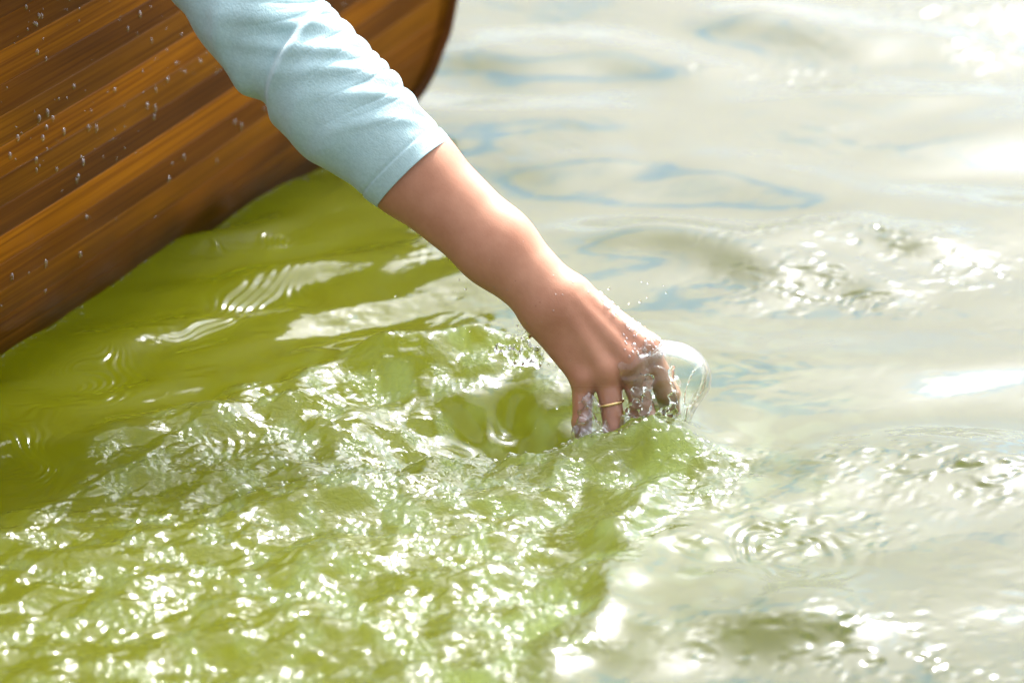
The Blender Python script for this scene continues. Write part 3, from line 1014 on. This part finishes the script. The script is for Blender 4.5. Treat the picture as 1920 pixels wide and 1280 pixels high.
def trousers_fn(P):
    d = round_cone(P, HIP + NV * 0.06, HIP - NV * 0.06, 0.125, 0.125)
    for sd in (0.10, -0.12):
        hp = HIP + NV * sd * 0.8
        kn = HIP + DV * 0.16 + NV * sd * 0.3 + np.array([0, 0, -0.20])
        an = HIP - DV * 0.26 + NV * sd * 0.5 + np.array([0, 0, -0.26])
        d = smin(d, round_cone(P, hp, kn, 0.095, 0.070), 0.03)
        d = smin(d, round_cone(P, kn, an, 0.066, 0.048), 0.02)
    return d
V4, Q4 = sdf_mesh(trousers_fn, (-1.2, -0.6, -0.05), (-0.1, 0.5, 0.5), 0.014)
keep(link('trousers', np_mesh('trousers', V4, Q4), M_DENIM), person)

def hair_fn(P):
    d = ellip(P, HEADC + np.array([-0.012, -0.012, 0.045]), (0.088, 0.10, 0.105))
    d = smin(d, round_cone(P, HEADC + np.array([-0.06, -0.06, 0.02]), HEADC + np.array([-0.10, -0.09, -0.16]), 0.05, 0.025), 0.03)
    fw = np.array([DV[0], DV[1], -0.35]); fw /= np.linalg.norm(fw)
    cut = (P - (HEADC + np.array([0, 0, 0.0]))) @ fw - 0.045
    d = np.maximum(d, cut)
    return d + 0.002 * np.sin(P[..., 0] * 220) * np.cos(P[..., 1] * 190)
V5, Q5 = sdf_mesh(hair_fn, HEADC - 0.3, HEADC + 0.25, 0.010)
keep(link('hair', np_mesh('hair', V5, Q5), M_HAIR), person)

# ------------------------------------------------------------------ the sleeve
def catmull(pts, n):
    pts = np.asarray(pts, float)
    d = np.r_[0, np.cumsum(np.linalg.norm(np.diff(pts[:, :3], axis=0), axis=1))]
    # smooth cubic through the points by finite-difference tangents
    t = np.linspace(0, d[-1], n)
    m = np.gradient(pts, d, axis=0)
    i = np.clip(np.searchsorted(d, t, side='right') - 1, 0, len(d) - 2)
    h = (d[i + 1] - d[i])[:, None]; x = ((t - d[i])[:, None]) / h
    return ((1 + 2 * x) * (1 - x) ** 2) * pts[i] + x * (1 - x) ** 2 * h * m[i] + x * x * (3 - 2 * x) * pts[i + 1] + x * x * (x - 1) * h * m[i + 1], t

def build_sleeve():
    # centre line (photo px, depth) with the two silhouette half widths in px: upper right, lower left
    ctl = [
        (776, 325, 0.012, 90, 89), (738, 284, 0.015, 93, 100), (694, 240, 0.018, 98, 112), (648, 196, 0.021, 103, 118), (598, 150, 0.025, 108, 116),
        (548, 104, 0.028, 110, 108), (508, 60, 0.031, 112, 110), (472, 10, 0.034, 116, 116),
        (430, -55, 0.038, 120, 122), (370, -150, 0.046, 128, 132), (300, -245, 0.056, 138, 140), (262, -300, 0.06, 140, 145)]
    pts = np.array([[*A(u, v, w), a * MM, b * MM] for u, v, w, a, b in ctl])
    NS, NP = 420, 200
    c, s = catmull(pts, NS)
    ctr = c[:, :3]
    T = np.gradient(ctr, axis=0); T /= np.linalg.norm(T, axis=1)[:, None]
    view = np.array([0, 0, -1.0])
    e2 = view - (T @ view)[:, None] * T; e2 /= np.linalg.norm(e2, axis=1)[:, None]
    e1 = np.cross(T, e2)                      # to the photo's upper right
    if e1[0, 0] < 0:
        e1 = -e1
    ph = np.linspace(0, 2 * np.pi, NP, endpoint=False)
    PH = ph[None, :]; S = s[:, None]
    up = np.cos(PH) * 0.5 + 0.5
    ra = c[:, 3:4] * up + c[:, 4:5] * (1 - up)
    rr = np.broadcast_to(ra, (NS, NP)).copy()
    rng = random.Random(5)
    # scrunched folds along the outer (upper right) edge, dying out towards the viewer's side
    sf = 0.016
    k = 0
    wrap = (PH + np.pi) % (2 * np.pi) - np.pi
    while sf < 0.165:
        gap = rng.uniform(0.0085, 0.0185)
        amp = 0.0036 * (gap / 0.0135) * rng.uniform(0.7, 1.15) * (0.5 + 0.5 * min(1, sf / 0.06))
        reach = rng.uniform(0.35, 0.95)
        lean = rng.uniform(0.006, 0.016)
        line = sf + gap * 0.5 + lean * np.abs(wrap) ** 1.3 * np.sign(wrap) + 0.0025 * np.sin(wrap * 3 + k)
        x_ = np.clip(np.abs(S - line) / (gap * 0.5), 0, 1)
        prof = (1 - x_ ** 2) ** 0.8 - 0.45 * (x_ < 1)        # rounded pleat, sharp valley
        rr += amp * prof * np.exp(-0.5 * ((wrap - 0.05) / reach) ** 2)
        sf += gap; k += 1
    # long soft drag lines running from those folds across the viewer's side
    for (s0, slope, p0, pw, w, a) in ((0.050, 0.040, 0.9, 0.55, 0.0050, 0.0012), (0.078, 0.046, 1.0, 0.6, 0.006, 0.0016), (0.104, 0.050, 1.1, 0.6, 0.006, 0.0018),
                                      (0.128, 0.045, 1.0, 0.5, 0.006, 0.0018), (0.030, 0.030, 1.0, 0.5, 0.004, 0.0010), (0.150, 0.03, 1.2, 0.6, 0.007, 0.0015),
                                      (0.085, -0.02, 2.4, 0.5, 0.008, 0.0022), (0.120, -0.015, 2.6, 0.5, 0.008, 0.0030), (0.060, 0.0, 2.6, 0.5, 0.008, 0.0018)):
        rr += 1.9 * a * np.exp(-0.5 * ((S - s0 - slope * (wrap - p0)) / w) ** 2) * np.exp(-0.5 * ((wrap - p0) / pw) ** 2)
    # the big fold at the elbow: forearm cloth rides over the upper-arm cloth in a curved lip
    lip = 0.130 - 0.009 * (wrap - 1.4) - 0.004 * (wrap - 1.5) ** 2
    dlt = S - lip
    env = np.exp(-0.5 * ((wrap - 1.55) / 0.75) ** 2)
    rr += env * (0.0105 * np.exp(np.minimum(dlt, 0) / 0.028) * (1 - sstep(-0.004, 0.004, dlt))
                 - 0.0065 * np.exp(-np.maximum(dlt, 0) / 0.020) * sstep(-0.002, 0.005, dlt))
    # upper-arm cloth sagging above the lip, a pinch on the underside, folds above it
    rr += 0.0050 * np.exp(-0.5 * ((S - 0.165) / 0.016) ** 2) * np.exp(-0.5 * ((wrap - 1.9) / 0.6) ** 2)
    rr -= 0.0075 * np.exp(-0.5 * ((S - 0.118) / 0.007) ** 2) * np.exp(-0.5 * ((np.abs(wrap) - np.pi) / 0.6) ** 2)
    rr += 0.0040 * np.exp(-0.5 * ((S - 0.145 + 0.02 * (wrap - 2.2)) / 0.006) ** 2) * np.exp(-0.5 * ((wrap - 2.6) / 0.5) ** 2)
    rr += 0.0040 * np.exp(-0.5 * ((S - 0.190 + 0.05 * (wrap - 1.8)) / 0.009) ** 2) * np.exp(-0.5 * ((wrap - 2.3) / 0.6) ** 2)
    rr += 0.0030 * np.exp(-0.5 * ((S - 0.205 + 0.05 * (wrap - 0.8)) / 0.010) ** 2) * np.exp(-0.5 * ((wrap - 1.0) / 0.6) ** 2)
    # low random unevenness
    q = np.random.default_rng(3)
    for _ in range(26):
        a1, m1, p1, p2 = q.uniform(20, 150), q.integers(1, 5), q.uniform(0, 6.28), q.uniform(0, 6.28)
        rr += 0.00030 * np.sin(S * a1 + m1 * PH + p1) * np.cos(S * a1 * 0.6 + p2)
    # hem: a slightly thicker turned edge
    rr += 0.0007 * (S < 0.013) - 0.0006 * np.exp(-0.5 * ((S - 0.0135) / 0.0010) ** 2)
    rr = np.maximum(rr, ra - 0.0060 - 0.004 * (S > 0.11))
    depth = 0.90
    P = ctr[:, None] + rr[..., None] * (np.cos(PH)[..., None] * e1[:, None] + depth * np.sin(PH)[..., None] * e2[:, None])
    # folded-in inner face at the cuff
    inn = ctr[:60, None] + (rr[:60, :, None] - 0.0016) * (np.cos(PH)[..., None] * e1[:60, None] + depth * np.sin(PH)[..., None] * e2[:60, None])
    allP = np.concatenate([inn[::-1], P])
    allP = arm_to_world(allP.reshape(-1, 3))
    quads = grid_quads(NS + 60, NP, True)
    me = np_mesh('sleeve', allP, quads)
    uvl = me.uv_layers.new(name='UVMap')
    UV = np.stack(np.broadcast_arrays(np.r_[-s[:60][::-1], s][:, None], ph[None, :] * 0.04), -1).reshape(-1, 2)
    vi = np.empty(len(me.loops), np.int32); me.loops.foreach_get('vertex_index', vi)
    uvl.data.foreach_set('uv', UV[vi].astype(np.float32).ravel())
    return me
sl = link('sleeve', build_sleeve(), M_CLOTH)
keep(sl, person)

# ------------------------------------------------------------------ ring on the finger
def ring_mesh():
    c = A(1145.5, 755, -0.0030); ax = A(1152, 806, -0.002) - A(1138, 696, -0.004); ax[2] += 0.004; ax /= np.linalg.norm(ax)
    e1 = np.cross(ax, [0, 0, 1]); e1 /= np.linalg.norm(e1); e2 = np.cross(ax, e1)
    ax2 = ax + 0.10 * e1
    n, m = 64, 12
    th = np.linspace(0, 2 * np.pi, n, endpoint=False); ps = np.linspace(0, 2 * np.pi, m, endpoint=False)
    V = []
    for t in th:
        rdir = math.cos(t) * e1 + math.sin(t) * e2
        for p_ in ps:
            V.append(c + rdir * (0.0094 + 0.0008 * math.cos(p_)) + ax2 * (0.0011 * math.sin(p_) + 0.0007 * math.cos(t)))
    q = []
    for i in range(n):
        for j in range(m):
            q.append((i * m + j, ((i + 1) % n) * m + j, ((i + 1) % n) * m + (j + 1) % m, i * m + (j + 1) % m))
    return np_mesh('finger_ring', arm_to_world(np.array(V)), flip(q))
fr = link('finger_ring', ring_mesh(), M_GOLD)
tag(fr, 'thin gold ring on the finger beside the little finger', 'ring')

# ------------------------------------------------------------------ splashes round the fingers
def vnoise(P, scale, seed):
    """smooth pseudo-random field from a few rotated sines"""
    r = np.random.default_rng(seed)
    f = 0
    for i in range(7):
        k = r.normal(size=3); k = k / np.linalg.norm(k) * scale * r.uniform(0.6, 1.7)
        f = f + np.sin(P @ k + r.uniform(0, 6.28) + 1.3 * np.sin(P @ (k[[1, 2, 0]] * 0.7)))
    return f / 7 ** 0.5

def dome_solid(P):
    d = ellip(P, A(1250, 700, 0.014), (0.0295, 0.0235, 0.027))
    d = smin(d, round_cone(P, A(1288, 722, 0.014), A(1264, 822, 0.004), 0.0125, 0.0060), 0.016)
    d = smin(d, round_cone(P, A(1206, 690, 0.0), A(1178, 668, -0.004), 0.018, 0.012), 0.014)
    left = sstep(-0.002, 0.02, A(1240, 0)[0] - P[..., 0])
    st = np.stack([P[..., 0] * 0.35 + P[..., 1] * 0.2, P[..., 1] * 1.1 - P[..., 0] * 0.6, P[..., 2] * 0.5], -1)
    return d + 0.0013 * vnoise(st, 420, 3) * left + 0.0009 * vnoise(P, 90, 4)

def dome_fn(P):
    d = dome_solid(P)
    t = 0.0010 + 0.0006 * vnoise(P, 110, 9)
    sh = np.abs(d) - np.maximum(t, 0.0006)
    e = 0.004 * vnoise(P, 200, 6)
    cut = A(1168, 0)[0] - P[..., 0] + e
    low = A(0, 845)[1] - P[..., 1]
    return np.maximum(np.maximum(sh, cut), low)

V, Q = sdf_mesh(dome_fn, A(1150, 850, -0.030), A(1345, 615, 0.060), 0.00085)
dome = link('water_splash', np_mesh('water_splash', arm_to_world(V), flip(Q)), M_SHEET)
tag(dome, 'clear rounded dome of water bulging over the forefinger side of the hand', 'splash', 'splashes thrown up by the hand')

def clump(name, label, prims, k, amp, scale, seed, h=0.0009, pad=0.012, mat=None):
    pts = np.array([A(*p[:3]) for q in prims for p in q])
    def fn(P):
        d = None
        for p, q in prims:
            c = round_cone(P, A(*p[:3]), A(*q[:3]), p[3], q[3])
            d = c if d is None else smin(d, c, k)
        return d + amp * vnoise(P, scale, seed) + 0.4 * amp * vnoise(P, scale * 2.3, seed + 1)
    V, Q = sdf_mesh(fn, pts.min(0) - pad, pts.max(0) + pad, h)
    o = link(name, np_mesh(name, arm_to_world(V), flip(Q)), mat or M_CLEAR)
    tag(o, label, 'splash', 'splashes thrown up by the hand')
    return o
def film_fn(P):
    d = arm_sdf(P) - 0.0026 + 0.0022 * vnoise(np.stack([P[..., 0] * 0.5 + P[..., 1] * 0.3, P[..., 1] - P[..., 0] * 0.5, P[..., 2]], -1), 380, 13)
    reg = ellip(P, A(1218, 706, -0.004), (0.024, 0.026, 0.024)) + 0.003 * vnoise(P, 260, 14)
    return np.maximum(d, reg)
V, Q = sdf_mesh(film_fn, A(1140, 790, -0.032), A(1295, 620, 0.03), 0.0009)
o = link('water_splash', np_mesh('water_splash', arm_to_world(V), flip(Q)), M_FILM)
tag(o, 'rippled film of water streaming over forefinger and middle finger', 'splash', 'splashes thrown up by the hand')
loop = []
for k in range(25):
    a = 2 * math.pi * k / 24
    cu, cv = 13 * math.cos(a), 42 * math.sin(a)
    loop.append((1302 + cu * 0.93 + cv * 0.36, 722 - cv * 0.93 + cu * 0.36, 0.004 + 0.004 * math.cos(a), 0.0009 + 0.0005 * math.cos(a - 0.6)))
prims_ = [(loop[k], loop[k + 1]) for k in range(24)]
prims_ += [((1288, 760, 0.004, 0.0012), (1280, 800, 0.002, 0.0016)), ((1280, 800, 0.002, 0.0016), (1272, 825, 0.0, 0.0026))]
clump('water_splash', 'bright loop of water edging the right side of the dome', prims_, 0.0012, 0.0003, 300, 51, 0.0007, 0.006)
clump('water_splash', 'jagged little splash climbing the tip of the little finger',
      [((1086, 842, -0.002, 0.007), (1093, 792, -0.010, 0.0050)), ((1093, 792, -0.010, 0.0050), (1110, 738, -0.008, 0.0020)), ((1096, 825, -0.008, 0.007), (1125, 812, -0.011, 0.006)),
       ((1108, 820, -0.010, 0.006), (1119, 762, -0.010, 0.0026)), ((1125, 828, -0.010, 0.007), (1165, 818, -0.012, 0.0062)), ((1140, 822, -0.012, 0.006), (1134, 792, -0.013, 0.0022)),
       ((1165, 820, -0.012, 0.006), (1172, 776, -0.012, 0.0026))], 0.004, 0.0020, 400, 11, mat=M_BEAD)
clump('water_splash', 'streaky splash running down between middle finger and forefinger',
      [((1196, 706, -0.013, 0.0026), (1190, 768, -0.014, 0.0050)), ((1190, 768, -0.014, 0.0050), (1184, 822, -0.012, 0.0070)), ((1214, 712, -0.011, 0.0024), (1206, 790, -0.012, 0.0050)),
       ((1206, 790, -0.012, 0.0050), (1198, 836, -0.012, 0.0060)), ((1248, 765, -0.010, 0.0020), (1216, 800, -0.013, 0.0040)), ((1216, 800, -0.013, 0.004), (1180, 832, -0.012, 0.007)),
       ((1250, 800, -0.008, 0.004), (1222, 836, -0.010, 0.006)), ((1262, 690, -0.006, 0.0016), (1262, 762, -0.008, 0.0022)), ((1262, 762, -0.008, 0.0022), (1248, 806, -0.008, 0.0034))], 0.0035, 0.0016, 420, 21)
clump('water_splash', 'low ragged lip of water thrown forward of the hand',
      [((1262, 835, 0.000, 0.005), (1310, 852, 0.004, 0.0045)), ((1310, 852, 0.004, 0.0045), (1362, 862, 0.008, 0.0036)), ((1362, 862, 0.008, 0.0036), (1386, 880, 0.006, 0.0026)),
       ((1240, 826, -0.006, 0.004), (1285, 872, -0.006, 0.0035)), ((1285, 872, -0.006, 0.0035), (1330, 884, -0.004, 0.0026)), ((1345, 860, 0.006, 0.004), (1375, 848, 0.010, 0.0014))], 0.005, 0.0018, 330, 31)
clump('water_splash', 'glassy spatter behind the wrist side of the hand',
      [((1008, 672, 0.030, 0.006), (986, 650, 0.030, 0.004)), ((986, 650, 0.030, 0.004), (990, 618, 0.030, 0.0016)), ((1000, 668, 0.026, 0.006), (960, 668, 0.030, 0.005)), ((960, 668, 0.030, 0.005), (940, 650, 0.034, 0.002))], 0.004, 0.0017, 400, 41)

# ------------------------------------------------------------------ drops and bubbles
def ball(seg, rings_, half=False):
    V, Q = [], []
    for i in range(rings_ + 1):
        t = (math.pi / 2 if half else math.pi) * i / rings_
        for j in range(seg):
            a = 2 * math.pi * j / seg
            V.append((math.sin(t) * math.cos(a), math.sin(t) * math.sin(a), math.cos(t)))
    return np.array(V), grid_quads(rings_ + 1, seg, True)

def scatter(name, items, mat, label, cat, half=False, seg=12, rg=8):
    bv, bq = ball(seg, rg, half)
    Vs, Qs = [], []
    for n_, (c, axes, nrm_) in enumerate(items):
        nrm_ = np.asarray(nrm_, float); nrm_ /= np.linalg.norm(nrm_)
        e1 = np.cross(nrm_, [0.3, 0.9, 0.2]); e1 /= np.linalg.norm(e1)
        e1 = np.cross(nrm_, np.cross([0, 0, -1.0], nrm_) + 1e-6 * e1); e1 /= np.linalg.norm(e1) + 1e-12
        e2 = np.cross(nrm_, e1)
        Vs.append(np.asarray(c) + bv[:, :1] * axes[0] * e1 + bv[:, 1:2] * axes[1] * e2 + bv[:, 2:] * axes[2] * nrm_)
        Qs.append(bq + n_ * len(bv))
    o = link(name, np_mesh(name, np.concatenate(Vs), np.concatenate(Qs)), mat)
    tag(o, label, cat, kind='stuff')
    return o

rng = random.Random(17)
# beads on the hull
items = []
clusters = [(rng.uniform(-0.75, -0.25), rng.uniform(0.12, 0.30)) for _ in range(9)]
while len(items) < 420:
    s_ = rng.uniform(-0.95, -0.02); z_ = rng.uniform(0.03, 0.33)
    if rng.random() < 0.5:
        cs, cz = rng.choice(clusters)
        s_ = cs + rng.gauss(0, 0.03); z_ = min(0.33, max(0.03, cz + rng.gauss(0, 0.014)))
    if rng.random() > 0.25 + 0.75 * (z_ / 0.33):
        continue
    p = hull_pt(np.array(s_), np.array(z_)).reshape(3)
    ps = hull_pt(np.array(s_ + 0.002), np.array(z_)).reshape(3) - p
    pz = hull_pt(np.array(s_), np.array(z_ + 0.002)).reshape(3) - p
    nn = np.cross(pz, ps); nn /= np.linalg.norm(nn)
    if nn @ NV < 0: nn = -nn
    r = rng.choice([0.0004, 0.0005, 0.0006, 0.0008, 0.0010, 0.0014, 0.0020])
    items.append((p, (r * rng.uniform(1.2, 2.0), r, r * 0.75), nn))
scatter('water_droplets', items, mat_sheet('hull_bead', 0.10, 0.12, 2.0), 'scattered water beads clinging to the varnished hull planks', 'droplets')

# beads on the wet back of the hand
bme = bpy.data.objects['body'].data
nv = len(bme.vertices)
co = np.empty(nv * 3, np.float32); bme.vertices.foreach_get('co', co); co = co.reshape(-1, 3)
no = np.empty(nv * 3, np.float32); bme.vertices.foreach_get('normal', no); no = no.reshape(-1, 3)
fine = np.arange(len(VA))
cand = fine[(wet_a > 0.30) & (pv < 672) & ((no[:len(VA)] @ F) < -0.12)]
items = []
for i in rng.sample(list(cand), 120):
    r = rng.choice([0.0008, 0.0010, 0.0012, 0.0016, 0.0021])
    items.append((co[i], (r * rng.uniform(1, 1.6), r, r * 0.6), no[i]))
for i in rng.sample(list(fine[(pu < 1150) & (pv > 420) & (pv < 690) & ((no[:len(VA)] @ F) < -0.2)]), 16):
    r = rng.uniform(0.0004, 0.0008)
    items.append((co[i], (r, r, r * 0.6), no[i]))
scatter('water_droplets', items, M_BEAD, 'tiny water beads glistening on the wet knuckles', 'droplets')

# drops in the air round the splash
items = []
for (u, v, n_, su, sv) in ((1390, 880, 22, 22, 16), (1180, 575, 14, 45, 35), (1130, 790, 26, 50, 22), (1260, 830, 20, 40, 20), (990, 640, 14, 22, 22), (1110, 735, 8, 20, 20), (1240, 850, 10, 50, 25), (860, 560, 6, 60, 60), (950, 650, 12, 70, 20)):
    for _ in range(n_):
        r = rng.choice([0.0004, 0.0006, 0.0008, 0.0011])
        p = hv(u + rng.gauss(0, su), v + rng.gauss(0, sv), rng.uniform(-0.02, 0.03))
        if p[2] > water_z(p[0], p[1]) + 0.002:
            items.append((p, (r, r, r), (0, 0, 1)))
scatter('flying_droplets', items, M_CLEAR, 'small drops flung into the air round the hand', 'droplets')

# bubbles riding on the churned water
items = []
for (u, v, n_, su, sv) in ((820, 815, 46, 45, 14), (930, 822, 30, 40, 10), (700, 870, 26, 60, 22), (455, 905, 9, 30, 10), (860, 950, 14, 30, 22), (770, 1060, 14, 40, 30), (1040, 850, 22, 50, 12), (620, 900, 16, 60, 20), (520, 870, 10, 60, 20), (1130, 842, 40, 50, 10), (1290, 868, 26, 45, 12)):
    for _ in range(n_):
        g = gnd(u + rng.gauss(0, su), v + rng.gauss(0, sv))
        r = rng.choice([0.0012, 0.0016, 0.002, 0.0028, 0.004])
        items.append(((g[0], g[1], water_z(g[0], g[1]) - 0.15 * r), (r, r, r * 0.8), (0.001, 0.001, 1)))
for (u, v, r) in ((455, 905, 0.0080), (862, 948, 0.0072), (925, 820, 0.0060), (800, 822, 0.0055)):
    g = gnd(u, v)
    items.append(((g[0], g[1], water_z(g[0], g[1]) - 0.001), (r, r, r * 0.62), (0.001, 0.001, 1)))
for (s_a, s_b, n_) in ((-0.60, -0.44, 70), (-0.40, -0.30, 26), (-0.28, -0.06, 90)):
    for _ in range(n_):
        s_ = rng.uniform(s_a, s_b); r = rng.choice([0.0006, 0.0009, 0.0013, 0.0018])
        g = hull_pt(np.array(s_), np.array(0.0)).reshape(3) + NV * abs(rng.gauss(0.001, 0.004))
        items.append(((g[0], g[1], water_z(g[0], g[1]) - 0.1 * r), (r, r, r * 0.8), (0.001, 0.001, 1)))
scatter('bubbles', items, M_SHEET, 'clusters of clear bubbles floating on the churned wake', 'bubbles', True, 16, 7)
